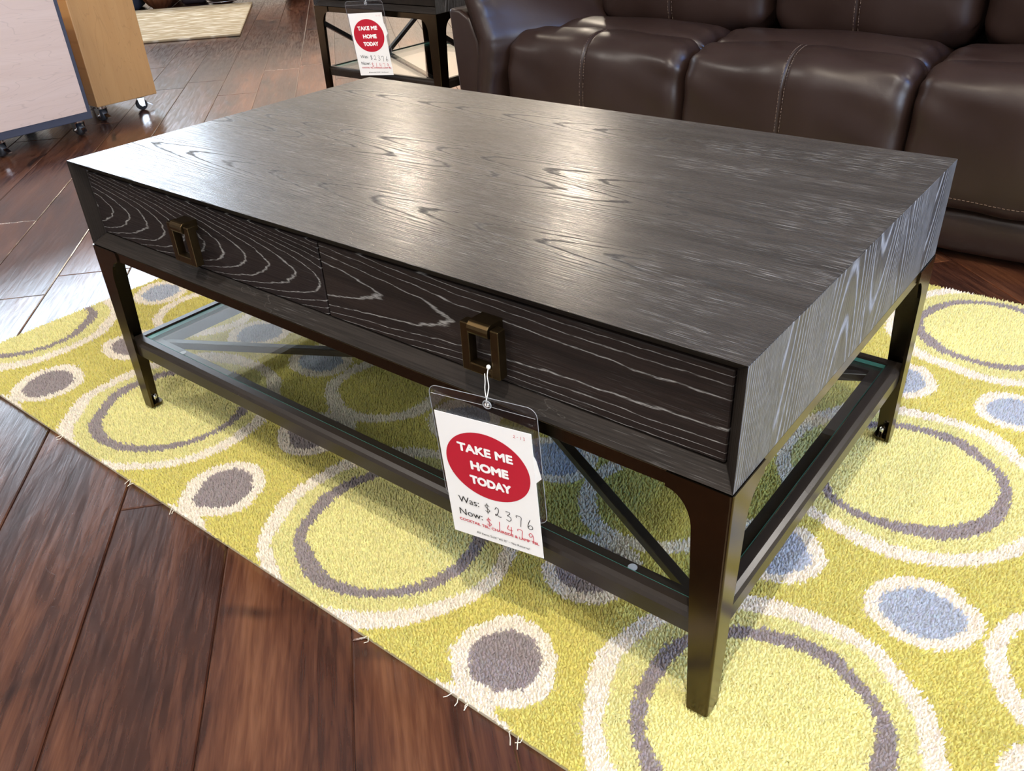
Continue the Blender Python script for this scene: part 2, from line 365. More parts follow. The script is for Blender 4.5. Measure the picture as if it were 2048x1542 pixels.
def wall_with_opening(name, x0, x1, o):
    y0, y1, z0, z1 = o
    return struct(link(name, boxes([(x0, x1, YF, y0, -0.1, ZC), (x0, x1, y1, YB, -0.1, ZC), (x0, x1, y0, y1, -0.1, z0), (x0, x1, y0, y1, z1, ZC)]), M['plaster']))
wall_with_opening('wall_left', XL - 0.1, XL, WL); wall_with_opening('wall_right', XR, XR + 0.1, WR)
def window(name, x, o):
    y0, y1, z0, z1 = o; t = 0.05
    root = struct(link(name, boxes([(x - .03, x + .03, y0, y1, z0, z0 + t), (x - .03, x + .03, y0, y1, z1 - t, z1), (x - .03, x + .03, y0, y0 + t, z0 + t, z1 - t), (x - .03, x + .03, y1 - t, y1, z0 + t, z1 - t)]), M['win_frame']))
    link('pane', boxes([(x - .003, x + .003, y0 + t, y1 - t, z0 + t, z1 - t)]), M['vinyl'], root)
struct(link('wall_front', boxes([(XL, XR, YF - .1, YF, -.1, ZC)]), M['plaster']))
window('window_1', XL - 0.05, WL); window('window_2', XR + 0.05, WR)
for x, o, s in ((XL - 0.02, WL, 1), (XR + 0.02, WR, -1)):
    ld = bpy.data.lights.new('window_portal', 'AREA'); ld.shape = 'RECTANGLE'; ld.size = o[3] - o[2]; ld.size_y = o[1] - o[0]
    ld.cycles.is_portal = True
    po = bpy.data.objects.new('window_portal', ld); C.objects.link(po); po.location = (x, (o[0] + o[1]) / 2, (o[2] + o[3]) / 2)
    po.rotation_euler = (0, -PI / 2 * s, 0)

# ------------------------------------------------------------------ area rug (tufted, circles on a lattice)
RT = 0.014
RX0, RX1, RY0, RY1 = -1.135, 1.305, -0.495, 1.005
PXP, PYP, RX, RY = 0.605, 0.576, 0.05, -0.317
YL = np.array((0.60, 0.55, 0.225)); YD = np.array((0.48, 0.415, 0.105))
CR = np.array((0.66, 0.585, 0.475)); GR = np.array((0.235, 0.195, 0.190)); BL = np.array((0.32, 0.345, 0.40))
def wob(x, y, s, ph):
    return (np.sin(x * s + ph) * np.cos(y * s * 1.13 + 2 * ph) + 0.6 * np.sin(x * s * 2.3 - y * s * 1.9 + ph * 3)) / 1.6
def rug_colour(x, y):
    x = x + 0.006 * wob(x, y, 19, 0.3) + rng.normal(0, 0.0013, x.shape)
    y = y + 0.006 * wob(y, x, 19, 1.7) + rng.normal(0, 0.0013, x.shape)
    fx = (x - RX) / PXP; fy = (y - RY) / PYP
    i = np.round(fx); j = np.round(fy); dx = (fx - i) * PXP; dy = (fy - j) * PYP; r = np.hypot(dx, dy)
    ci = np.floor(fx) + .5; cj = np.floor(fy) + .5; ex = (fx - ci) * PXP; ey = (fy - cj) * PYP; rc = np.hypot(ex, ey)
    col = np.empty(x.shape + (3,)); col[:] = YD
    col[r < 0.194] = YL * 0.93
    col[r < 0.141] = YL
    wr = 0.0105 + 0.0035 * wob(x, y, 13, 0.9); wc = 0.0135 + 0.003 * wob(x, y, 15, 2.2)
    cream = (np.abs(r - 0.194) < wc) | (np.abs(rc - 0.110) < wc)
    # grey pairs between rings along x, blue pairs between rings along y
    gx = np.abs(ex); gy = np.abs(dy)
    rg = np.hypot(gx, gy - 0.100) + 0.003 * wob(x, y, 40, 0.4)
    bx = np.abs(dx); by = np.abs(ey); rb = np.hypot(bx - 0.105, by * 1.06) + 0.003 * wob(x, y, 40, 1.4)
    cream |= (rg < 0.071) | (rb < 0.071)
    col[cream] = CR
    col[np.abs(r - 0.141) < wr] = GR
    col[rg < 0.049] = GR; col[rb < 0.049] = BL
    return col
rug = thing('area_rug', 'yellow green tufted area rug with grey rings, cream circles and blue ovals', 'rug', (0.085, 0.255, 0))
gx = np.linspace(RX0, RX1, 245); gy = np.linspace(RY0, RY1, 151); X, Y = np.meshgrid(gx, gy, indexing='ij')
ZB = 0.0065
V = np.stack([X - 0.085, Y - 0.255, np.full(X.shape, ZB)], -1).reshape(-1, 3)
nx, ny = X.shape; idx = np.arange(nx * ny).reshape(nx, ny)
Fq = np.stack([idx[:-1, :-1], idx[1:, :-1], idx[1:, 1:], idx[:-1, 1:]], -1).reshape(-1, 4)
edge = np.concatenate([idx[:, 0], idx[-1, 1:], idx[::-1, -1][1:], idx[0, ::-1][1:-1]])
low = np.arange(len(edge)) + len(V); Vl = V[edge].copy(); Vl[:, 2] = 0.0005
n = len(edge); k2 = (np.arange(n) + 1) % n
Fs = np.stack([edge, low, low[k2], edge[k2]], -1)
me = bpy.data.meshes.new('rug_backing'); VV = np.concatenate([V, Vl]); FF = np.concatenate([Fq, Fs])
me.from_pydata(VV.tolist(), [], FF.tolist() + [tuple(low[::-1].tolist())]); me.update()
cb = np.concatenate([rug_colour(X.ravel(), Y.ravel()) * 0.8, np.tile((0.36, 0.29, 0.16), (n, 1))])
def set_col(me, col):
    a = me.color_attributes.new('Col', 'FLOAT_COLOR', 'POINT'); a.data.foreach_set('color', np.c_[col, np.ones(len(col))].astype(np.float32).ravel())
set_col(me, cb); link('backing', me, M['pile'], rug)
sp = 0.0037
tx, ty = np.meshgrid(np.arange(RX0 + 0.002, RX1, sp), np.arange(RY0 + 0.002, RY1, sp), indexing='ij')
tx = tx.ravel() + rng.uniform(-.45, .45, tx.size) * sp; ty = ty.ravel() + rng.uniform(-.45, .45, ty.size) * sp
Nn = len(tx); tc = rug_colour(tx, ty)
shade = 0.86 + 0.28 * rng.random(Nn); sw = 0.05 * wob(tx, ty, 9, 0.6)
tc = tc * (shade + sw)[:, None] * (1 + rng.normal(0, 0.02, (Nn, 3)))
a0 = rng.uniform(0, 2 * PI, Nn); rad = rng.uniform(0.0022, 0.0034, Nn); hgt = np.minimum(0.0128 + rng.normal(0, 0.0009, Nn), 0.0138)
lean = 0.0015; tipx = tx + rng.normal(0, lean, Nn) + 0.0008; tipy = ty + rng.normal(0, lean, Nn) - 0.0006
bz = np.full(Nn, ZB - 0.0005)
vs = []
for q in range(3):
    an = a0 + q * 2 * PI / 3; vs.append(np.stack([tx + rad * np.cos(an) - 0.085, ty + rad * np.sin(an) - 0.255, bz], -1))
vs.append(np.stack([tipx - 0.085, tipy - 0.255, hgt], -1))
TV = np.stack(vs, 1).reshape(-1, 3); b4 = np.arange(Nn) * 4
TF = np.stack([np.stack([b4, b4 + 1, b4 + 3], -1), np.stack([b4 + 1, b4 + 2, b4 + 3], -1), np.stack([b4 + 2, b4, b4 + 3], -1)], 1).reshape(-1, 3)
me = bpy.data.meshes.new('rug_pile'); me.vertices.add(len(TV)); me.vertices.foreach_set('co', TV.astype(np.float32).ravel())
me.loops.add(TF.size); me.loops.foreach_set('vertex_index', TF.astype(np.int32).ravel())
me.polygons.add(len(TF)); me.polygons.foreach_set('loop_start', (np.arange(len(TF)) * 3).astype(np.int32))
me.update(calc_edges=True)
set_col(me, np.repeat(tc, 4, axis=0)); po = link('pile', me, M['pile'], rug); po['kind'] = 'stuff'
fr = []
for (fx, n_) in ((-0.415, 3), (-0.29, 2), (0.19, 2), (0.345, 4), (0.43, 3), (-0.66, 2), (0.55, 3)):
    for k in range(n_):
        x0 = fx + random.uniform(-.012, .012); p = [Vector((x0 - .085, RY0 - .255 + .004, .008))]
        for s in range(3): p.append(p[-1] + Vector((random.uniform(-.006, .006), -random.uniform(.003, .007), -0.0016)))
        fr.append(tube(p, 0.0006, 4))
link('loose_thread', join(fr), plain('cream_wool', (0.66, 0.6, 0.48), 0.9), rug)['kind'] = 'stuff'

# ------------------------------------------------------------------ occasional tables
def occasional_table(name, label, cat, loc, L, W, z0, zb, zt, zs, drawers, pulls, side_x=False, dm=None):
    """L, W outer size; z0 feet, zb..zt case, zs shelf ledge. Meshes are in table-local coordinates (origin at the floor)."""
    t = thing(name, label, cat, loc); hl, hw = L / 2, W / 2; k = 0.018; ch = 0.020
    # case panels, mitred at the corners and chamfered inwards around the drawers
    tp_ = link('top_panel', hexa([(-hl + k, -hw + ch, zt - k), (hl - k, -hw + ch, zt - k), (hl - k, hw, zt - k), (-hl + k, hw, zt - k), (-hl, -hw, zt), (hl, -hw, zt), (hl, hw, zt), (-hl, hw, zt)], 0.0012, 2), [M['top'], M['frame_oak']], t)
    for pg in tp_.data.polygons: pg.material_index = 1 if pg.normal.z < 0.45 else 0
    link('bottom_panel', hexa([(-hl, -hw, zb), (hl, -hw, zb), (hl, hw, zb), (-hl, hw, zb), (-hl + k, -hw + ch, zb + k), (hl - k, -hw + ch, zb + k), (hl - k, hw, zb + k), (-hl + k, hw, zb + k)], 0.0008, 1), M['frame_oak'], t)
    for s in (-1, 1):
        o, i = s * hl, s * (hl - k)
        sp_ = link('side_panel', hexa([(o, -hw, zb), (i, -hw + ch, zb + k), (i, hw, zb + k), (o, hw, zb), (o, -hw, zt), (i, -hw + ch, zt - k), (i, hw, zt - k), (o, hw, zt)], 0.0012, 2), [M['side'], M['frame_oak']], t)
        for pg in sp_.data.polygons: pg.material_index = 1 if pg.normal.y < -0.45 else 0
    link('back_panel', box(-hl + k + .001, hl - k - .001, hw - 0.014, hw - 0.001, zb + k + .001, zt - k - .001), M['frame_oak'], t)
    # drawers
    n = drawers; x0 = -hl + k + 0.0015; wd = (2 * (hl - k) - 0.003) / n
    for d in range(n):
        a, b = x0 + d * wd + (0.0015 if d else 0), x0 + (d + 1) * wd - (0.0015 if d < n - 1 else 0)
        dr = link('drawer', box(a, b, -hw + ch - 0.001, -hw + ch + 0.018, zb + k + 0.002, zt - k - 0.0025, 0.0012, 1), dm[d], t)
        px, pz = pulls[d]; yf = -hw + ch - 0.001; w2, h2, b2 = 0.0275, 0.031, 0.0115
        yr0, yr1 = yf - 0.026, yf - 0.012
        ring = [box(px - w2, px - w2 + b2, yr0, yr1, pz - h2, pz + h2, .0012, 2), box(px + w2 - b2, px + w2, yr0, yr1, pz - h2, pz + h2, .0012, 2),
                box(px - w2 + b2 - .0005, px + w2 - b2 + .0005, yr0, yr1, pz - h2, pz - h2 + b2, .0012, 2), box(px - w2 + b2 - .0005, px + w2 - b2 + .0005, yr0 + .004, yr1 - .003, pz + h2 - 0.010, pz + h2 - 0.003)]
        link('ring_pull', join(ring), M['pull'], dr)
        prof = [(yf, pz + h2 + 0.004), (yr0 + 0.004, pz + h2 + 0.004)]
        for q in range(7):
            aa = PI / 2 + q * PI / 6 * 0.93; prof.append((yr0 + 0.004 + 0.0075 * math.cos(aa), pz + h2 - 0.0045 + 0.0085 * math.sin(aa)))
        prof += [(yr0 + 0.007, pz + h2 - 0.013), (yf, pz + h2 - 0.013)]
        link('pull_bracket', prism(prof, lambda p, x: (x, p[0], p[1]), px - w2 + b2 + .0012, px + w2 - b2 - .0012, 0.0006, 1), M['pull'], dr)
        link('interior_shadow_box', box(a + .004, b - .004, -hw + ch + 0.019, hw - 0.03, zb + k + .004, zt - k - .006), M['black'], t).name = 'gap_shade_box'  # black filler block, stands for the shade seen in the drawer gaps
    # legs: tapered bronze angles with a rounded haunch
    e = 0.0018; th = 0.005; zl = zb - 0.0005
    rows = [(zl, .0745), (zl - .0185, .0745)] + [(zl - .0185 - .046 * (1 - math.cos(q * PI / 16)) , .0745 - .033 * math.sin(q * PI / 16)) for q in range(0, 9)]
    rows += [(z0 + (rows[-1][0] - z0) * q, .0265 + (rows[-1][1] - .0265) * q) for q in (0.66, 0.33, 0.0)]
    def section(wd):
        rr = .0035; o_ = [(-wd, 0)] + [(-rr + rr * math.sin(q * PI / 8), -rr + rr * math.cos(q * PI / 8)) for q in range(5)] + [(0, -wd * 1.03)]
        return o_ + [(-th, -wd * 1.03), (-th, -th), (-wd, -th)]
    for sx in (-1, 1):
        for sy in (-1, 1):
            X, Y = sx * (hl + e), sy * (hw + e)
            bm = bmesh.new(); R_ = [[bm.verts.new((X + sx * p[0], Y + sy * p[1], z)) for p in section(wd)] for z, wd in rows]
            nsec = len(R_[0])
            for r0, r1 in zip(R_[:-1], R_[1:]):
                for i in range(nsec): bm.faces.new((r0[i], r0[(i + 1) % nsec], r1[(i + 1) % nsec], r1[i]))
            bm.faces.new(R_[0]); bm.faces.new(R_[-1])
            lg = link('leg', fix(bm), M['bronze'], t)
            fx, fy = X - sx * 0.0155, Y - sy * 0.0155
            link('foot_plate', prism([(0, 0), (-.020, 0), (-.023, -.003), (-.023, -.017), (-.017, -.023), (-.003, -.023), (0, -.020)], lambda p, d: (X + sx * (p[0] - .004), Y + sy * (p[1] - .004), d), z0, z0 + .005), M['bronze'], lg)
            link('glide', lathe([(0.0, z0 + .005), (.005, z0 + .005), (.005, z0 + .018), (.0035, z0 + .020), (0.0, z0 + .020)], 14, center=(fx, fy, 0)), M['chrome'], lg, True)
    # apron rails under the case
    ah = 0.0185; ai = 0.0010
    for sy in (-1, 1):
        y = sy * (hw - ai); link('apron_rail', box(-hl + .06, hl - .06, min(y, y - sy * .016), max(y, y - sy * .016), zl - ah, zl, .0012, 1), M['bronze'], t)
    for sx in (-1, 1):
        x = sx * (hl - ai); link('apron_rail', box(min(x, x - sx * .016), max(x, x - sx * .016), -hw + .06, hw - .06, zl - ah, zl, .0012, 1), M['bronze'], t)
    # shelf frame, mitred; profile (offset inwards, z)
    pr = [(0, zs - .020), (0, zs + .002), (.003, zs + .007), (.009, zs + .010), (.021, zs + .010), (.023, zs + .008), (.023, zs), (.043, zs), (.043, zs - .020)]
    ol, ow = hl - 0.004, hw - 0.004
    for sy in (-1, 1):
        bm = bmesh.new(); A = [bm.verts.new((-(ol - w), sy * (ow - w), z)) for w, z in pr]; B = [bm.verts.new(((ol - w), sy * (ow - w), z)) for w, z in pr]
        bm.faces.new(A); bm.faces.new(B)
        for i in range(len(pr)): j = (i + 1) % len(pr); bm.faces.new((A[i], A[j], B[j], B[i]))
        link('shelf_rail', fix(bm), M['rail'], t)
    for sx in (-1, 1):
        bm = bmesh.new(); A = [bm.verts.new((sx * (ol - w), -(ow - w), z)) for w, z in pr]; B = [bm.verts.new((sx * (ol - w), (ow - w), z)) for w, z in pr]
        bm.faces.new(A); bm.faces.new(B)
        for i in range(len(pr)): j = (i + 1) % len(pr); bm.faces.new((A[i], A[j], B[j], B[i]))
        link('shelf_rail', fix(bm), M['rail'], t)
    gl, gw = ol - 0.0245, ow - 0.0245
    gm = box(-gl, gl, -gw, gw, zs + 0.0006, zs + 0.0072)
    go = link('glass_shelf', gm, [M['glass'], M['glass_edge']], t)
    for p in gm.polygons: p.material_index = 0 if abs(p.normal.z) > 0.5 else 1
    for bx_, by_ in ((-1, -1), (1, -1), (1, 1), (-1, 1)):
        link('glass_bumper', lathe([(0, zs), (.006, zs), (.006, zs + .0006), (0, zs + .0006)], 14, center=(bx_ * (gl - .10), by_ * (gw - .010), 0)), M['vinyl_edge'], t)
    il, iw = ol - 0.043, ow - 0.043
    def bar(p, q, w, h):
        p, q = Vector(p), Vector(q); d = (q - p).normalized(); s = d.cross(h).normalized() * w / 2; u = h.normalized() * w / 2
        return hexa([p - s - u, p + s - u, q + s - u, q - s - u, p - s + u, p + s + u, q + s + u, q - s + u], 0.001, 1)
    if not side_x:
        z = zs - 0.010
        link('cross_bar', bar((-il, -iw, z), (il, iw, z), 0.014, Vector((0, 0, 1))), M['rail'], t)
        c0 = Vector((0, 0, z)); d = Vector((il, -iw, 0)).normalized()
        link('cross_bar', bar((il, -iw, z), tuple(c0 + d * .010), 0.014, Vector((0, 0, 1))), M['rail'], t)
        link('cross_bar', bar(tuple(c0 - d * .010), (-il, iw, z), 0.014, Vector((0, 0, 1))), M['rail'], t)
    else:
        for sx in (-1, 1):
            x = sx * (hl - 0.014); za, zb2 = zs + 0.165, zs - 0.165
            link('cross_bar', bar((x, -hw + .012, za), (x, hw - .012, zb2), 0.015, Vector((1, 0, 0))), M['black'], t)
            link('cross_bar', bar((x - sx * .0155, -hw + .012, zb2), (x - sx * .0155, hw - .012, za), 0.015, Vector((1, 0, 0))), M['black'], t)
    return t

coffee = occasional_table('coffee_table', 'large dark oak coffee table with two drawers and a glass shelf on the yellow rug', 'table', (0, 0, 0),
    1.203, 0.6936, RT, 0.3496, 0.4966, 0.152, 2, [(-0.292, 0.418), (0.292, 0.418)], dm=[M['drawer_a'], M['drawer_b']])
EX0, EX1, EY0, EY1 = -1.794, -1.190, 1.205, 1.80
endt = occasional_table('end_table', 'tall dark oak end table with crossed side bars beside the sofa arm', 'table', ((EX0 + EX1) / 2, (EY0 + EY1) / 2, 0),
    EX1 - EX0, EY1 - EY0, 0.0, 0.472, 0.619, 0.250, 1, [(0.0, 0.545)], side_x=True, dm=[M['frame_oak']])

# ------------------------------------------------------------------ price tags
def ribbon(pts, w, y):
    P = [Vector((p[0], p[1])) for p in pts]; v = []; f = []
    for i, p in enumerate(P):
        t = P[min(i + 1, len(P) - 1)] - P[max(i - 1, 0)]
        if t.length < 1e-9: t = Vector((1, 0))
        t.normalize(); nrm = Vector((-t.y, t.x)) * w / 2
        v += [(p.x + nrm.x, y, p.y + nrm.y), (p.x - nrm.x, y, p.y - nrm.y)]
    for i in range(len(P) - 1): f.append((2 * i, 2 * i + 1, 2 * i + 3, 2 * i + 2))
    return mesh(v, f)
GLY = {'2': [[(.08, .72), (.3, .97), (.6, .92), (.62, .62), (.35, .25), (.12, .08), (.06, .2), (.3, .26), (.6, .06), (.98, .10)]],
       '3': [[(.12, .95), (.7, .97), (.72, .78), (.35, .55), (.8, .45), (.82, .15), (.45, 0), (.1, .12)]],
       '7': [[(.1, .72), (.14, .95), (.8, .9), (.74, .45), (.62, -.15)]],
       '6': [[(.55, 1), (.28, .6), (.12, .2), (.4, -.04), (.8, .08), (.78, .34), (.45, .38), (.14, .14)]],
       '1': [[(.55, 1), (.45, 0)]], '4': [[(.35, 1), (.15, .5), (.95, .48)], [(.78, .9), (.68, -.05)]],
       '9': [[(.82, .72), (.5, .97), (.15, .75), (.35, .5), (.8, .68), (.84, .3), (.8, -.1)]],
       '$': [[(.85, .75), (.5, .9), (.18, .72), (.5, .5), (.85, .32), (.5, .1), (.15, .25)], [(.52, 1.08), (.5, -.08)]], '-': [[(.1, .5), (.8, .5)]]}
def handwriting(txt, x, z, h, adv, w, drop=0.0):
    ms = []
    for i, chh in enumerate(txt):
        for st in GLY[chh]:
            pts = catmull([(x + i * adv + p[0] * h * 0.62, z - drop * i + p[1] * h, 0) for p in st], 5)
            ms.append(ribbon([(p.x, p.y) for p in pts], w, -0.0009))
    return join(ms)
def text_mesh(txt, size, width, heavy=0.0, space=1.0):
    bold = 0.0
    cu = bpy.data.curves.new('lettering', 'FONT'); cu.body = txt; cu.size = size; cu.offset = bold; cu.align_x = 'LEFT'; cu.space_character = space
    cu.resolution_u = 3
    o = bpy.data.objects.new('lettering_tmp', cu); C.objects.link(o); bpy.context.view_layer.update()
    me = bpy.data.meshes.new_from_object(o.evaluated_get(bpy.context.evaluated_depsgraph_get()))
    bpy.data.objects.remove(o); bpy.data.curves.remove(cu)
    xs = [v.co.x for v in me.vertices]; a, b = min(xs), max(xs); k = width / (b - a)
    for v in me.vertices: v.co = ((v.co.x - a) * k, 0, v.co.y)
    if heavy:
        cs = []
        for i in range(8):
            c_ = me.copy(); q = i * PI / 4; c_.transform(Matrix.Translation((heavy * math.cos(q), -.00001 * i, heavy * math.sin(q)))); cs.append(c_)
        me = join(cs)
    return me
def price_tag(label, loc, rot, W, H, cord):
    t = thing('price_tag', label, 'price tag', loc, rot, 'hanging sale tags')
    card = link('card', box(-W / 2, W / 2, -0.0003, 0.0003, -H, 0), M['paper'], t)
    def U(u): return (u - 0.5) * W
    def Z(v): return -v * H
    n = 64; ov = [(U(.5) + .445 * W * math.cos(2 * PI * i / n), -0.0006, Z(.355) + .262 * H * math.sin(2 * PI * i / n)) for i in range(n)]
    link('red_oval', mesh(ov, [tuple(range(n))]), M['red_print'], card)
    def line(txt, u0, u1, v, size, mat, bold=0.0, y=-0.0010, space=1.0, tilt=0.0):
        o = link('lettering', text_mesh(txt, size, (u1 - u0) * W, bold, space), mat, card); o.location = (U(u0), y, Z(v)); o.rotation_euler = (0, tilt, 0)
    s = W / 0.131
    line('TAKE ME', .205, .78, .265, .0165 * s, M['white_print'], .0008 * s)
    line('HOME', .325, .715, .395, .0165 * s, M['white_print'], .0010 * s)
    line('TODAY', .295, .725, .515, .0165 * s, M['white_print'], .0010 * s)
    line('Was:', .115, .345, .715, .0150 * s, M['black_ink']); line('Now:', .105, .365, .825, .0150 * s, M['black_ink'])
    link('handwriting', handwriting('$2376', U(.40), Z(.745), .0150 * s, .0150 * s, .0009 * s, .0012 * s), M['black_ink'], card)
    link('handwriting', handwriting('$1479', U(.40), Z(.862), .0140 * s, .0150 * s, .0009 * s, .0008 * s), M['red_ink'], card)
    line('COCKTAIL TBL, CHAIRSIDE & LAMP TBL', .09, .97, .880, .0060 * s, M['red_ink'], .00012, tilt=0.02)
    line('All Items Sold "AS IS" \u2013 No Returns!', .27, .86, .960, .0052 * s, M['black_ink'])
    link('handwriting', handwriting('2-13', U(.82), Z(.058), .0042 * s, .0042 * s, .0004 * s), M['red_ink'], card)
    # clear sleeve
    sl = []; u0, u1, v0, v1 = -.03, 1.07, -.185, .70; r = .012
    for cx, cz, a in ((u1, v0, 0), (u0, v0, 1), (u0, v1, 2), (u1, v1, 3)):
        X = U(cx) + (-r if cx > .5 else r); Zc = Z(cz) + (-r if cz < 0 else r)
        for q in range(6): an = a * PI / 2 + q * PI / 10; sl.append((X + r * math.cos(an), Zc + r * math.sin(an)))
    link('sleeve', prism(sl, lambda p, d: (p[0], d, p[1]), 0.0010, 0.0014), M['vinyl'], t)
    link('sleeve', prism(sl, lambda p, d: (p[0], d, p[1]), 0.0020, 0.0026), M['vinyl'], t)
    link('sleeve_seam', tube([(p[0], 0.0012, p[1]) for p in sl], 0.0004, 5, True), M['vinyl_edge'], t)
    link('sleeve_seam', tube([(U(u0 + .02), .0008, Z(-.125)), (U(.62), .0008, Z(-.125)), (U(1.05), .0008, Z(-.115))], 0.0003, 5), M['vinyl_edge'], t)
    link('backing_slip', hexa([(U(.90), .0008, Z(.45)), (U(1.055), .0008, Z(.33)), (U(1.055), .0011, Z(.33)), (U(.90), .0011, Z(.45)), (U(.90), .0008, Z(.02)), (U(1.02), .0008, Z(.20)), (U(1.02), .0011, Z(.20)), (U(.90), .0011, Z(.02))]), M['paper'], t)
    hx, hz = U(.60), Z(-.150)
    link('grommet', tube([(hx + .0052 * s * math.cos(2 * PI * i / 24), -.0026, hz + .0052 * s * math.sin(2 * PI * i / 24)) for i in range(24)], .0007, 6, True), M['vinyl_edge'], t)
    link('grommet', tube([(hx + .0028 * s * math.cos(2 * PI * i / 20), -.0026, hz + .0028 * s * math.sin(2 * PI * i / 20)) for i in range(20)], .0009, 6, True), M['chrome'], t)
    mw = Matrix.LocRotScale(Vector(loc), t.rotation_euler, None).inverted()
    cp = [mw @ Vector(q) for q in cord]; h0 = Vector((hx, -.003, hz))
    A = catmull([h0 + Vector((-.0015, -.001, 0)), h0.lerp(cp[0], .45) + Vector((.0015, 0, 0)), h0.lerp(cp[0], .75) + Vector((-.001, 0, 0)), cp[0]], 8)
    B = catmull([h0 + Vector((.0015, -.001, 0)), h0.lerp(cp[1], .45) + Vector((-.001, 0, 0)), h0.lerp(cp[1], .75), cp[1]], 8)
    link('cord', join([tube(A, .00055, 6), tube(B, .00055, 6)]), M['thread'], t)
    link('cord_knot', lathe([(0, -.0035), (.0022, -.002), (.0028, 0), (.002, .002), (0, .003)], 8, center=tuple(cp[0])), M['thread'], t, True)
    return t
RX_ = Matrix.Rotation
def rot_zyx(a, b, c): return (math.radians(a), math.radians(b), math.radians(c))
price_tag('white sale tag with red oval hanging from the right drawer pull of the coffee table', (0.3085, -0.3785, 0.3425), rot_zyx(1.8, -2.3, 8.2), 0.1305, 0.188,
          [(0.3055, -0.3560, 0.4030), (0.2990, -0.3560, 0.3920)])
price_tag('white sale tag with red oval hanging in front of the tall end table', (-1.469, 1.150, 0.470), rot_zyx(4.0, -3.0, 14.0), 0.137, 0.206,
          [(-1.472, 1.1755, 0.532), (-1.478, 1.1755, 0.522)])

# ------------------------------------------------------------------ reclining sofa
sofa = thing('sofa', 'dark brown leather reclining sofa with three stitched seats behind the coffee table', 'sofa', (0.03, 1.55, 0))
SX, SY = 0.03, 1.55
def pad(name, x0, x1, prof, R=0.05, seam=None, bulge=0.012, cols=44, per=7, wr=0.004, parent=sofa):
    pts = catmull([(p[0], p[1], 0) for p in prof] + [(prof[0][0], prof[0][1], 0)], per)[:-1]
    P = np.array([(p.x, p.y) for p in pts]); T_ = np.roll(P, -1, 0) - np.roll(P, 1, 0); T_ /= np.linalg.norm(T_, axis=1)[:, None]
    Nr = np.stack([T_[:, 1], -T_[:, 0]], -1)
    area = 0.5 * np.sum(P[:, 0] * np.roll(P[:, 1], -1) - np.roll(P[:, 0], -1) * P[:, 1])
    if area < 0: Nr = -Nr
    n = len(P); Wd = x1 - x0; s = np.linspace(0, 1, cols); s = 0.5 - 0.5 * np.cos(PI * s); xs = x0 + s * Wd
    if seam is not None: xs = np.sort(np.concatenate([xs, [seam - .012, seam - .006, seam - .003, seam, seam + .003, seam + .006, seam + .012]]))
    v = []
    ph = random.uniform(0, 9)
    for x in xs:
        d = min(x - x0, x1 - x); ins = R - math.sqrt(max(0, R * R - max(0, R - d) ** 2)); sN = (x - x0) / Wd
        off = -ins + bulge * 4 * sN * (1 - sN)
        if seam is not None: off += -0.0055 * math.exp(-((x - seam) / .0035) ** 2) + 0.006 * math.exp(-((abs(x - seam) - .05) / .05) ** 2) - 0.004
        tt = np.arange(n) / n
        wrk = wr * math.exp(-d / .10) * np.sin(tt * 2 * PI * 9 + ph + x * 25) + 0.0018 * np.sin(x * 17 + tt * 14 + ph)
        Q = P + Nr * (off + wrk)[:, None]
        v += [(x - SX, q[0] - SY, q[1]) for q in Q]
    f = []
    for i in range(len(xs) - 1):
        for k in range(n): f.append((i * n + k, i * n + (k + 1) % n, (i + 1) * n + (k + 1) % n, (i + 1) * n + k))
    f.append(tuple(range(n))[::-1]); f.append(tuple((len(xs) - 1) * n + k for k in range(n)))
    me = mesh(v, f); bm = bmesh.new(); bm.from_mesh(me); bmesh.ops.recalc_face_normals(bm, faces=bm.faces[:]); bm.to_mesh(me); bm.free()
    o = link(name, me, M['leather'], parent, True)
    def surf(x, k):   # point just outside the surface
        i = int(np.argmin(np.abs(xs - x))); a = np.array(v[i * n + k % n]); return a, Nr[k % n]
    return o, surf, n
def stitches(parent, surf, n, k0, k1, xoffs):
    ms = []
    for x in xoffs:
        path = []
        for k in range(k0, k1): a, nn = surf(x, k); path.append(Vector((x - SX, a[1] + nn[0] * .0012, a[2] + nn[1] * .0012)))
        d = 0.0; nxt = 0.0
        for a, b in zip(path[:-1], path[1:]):
            L = (b - a).length; t0 = nxt
            while t0 < L:
                p = a.lerp(b, t0 / L); q = a.lerp(b, min(1, (t0 + .005) / L)); ms.append(tube([p, q], 0.0008, 4)); t0 += .0078
            nxt = t0 - L
    if ms: link('stitching', join(ms), M['stitch'], parent)
seat_x = [(-0.855, -0.257), (-0.253, 0.330), (0.334, 0.925)]
seam_x = [-0.555, 0.035, 0.63]
front_prof = [(1.205, .148), (1.150, .150), (1.128, .190), (1.118, .270), (1.120, .350), (1.130, .405), (1.162, .440), (1.215, .453), (1.265, .448), (1.298, .425), (1.305, .36), (1.300, .25), (1.26, .17)]
seat_prof = [(1.262, .36), (1.264, .420), (1.290, .446), (1.360, .457), (1.440, .452), (1.540, .43), (1.60, .38), (1.50, .33), (1.35, .32)]
back_x = [(-0.735, -0.172), (-0.160, 0.366), (0.376, 0.915)]
bseam = [-0.462, 0.085, 0.645]
back_prof = [(1.565, .418), (1.500, .436), (1.462, .470), (1.448, .540), (1.452, .640), (1.478, .730), (1.515, .810), (1.56, .90), (1.62, .965), (1.70, .975), (1.76, .92), (1.76, .75), (1.74, .55), (1.66, .43)]
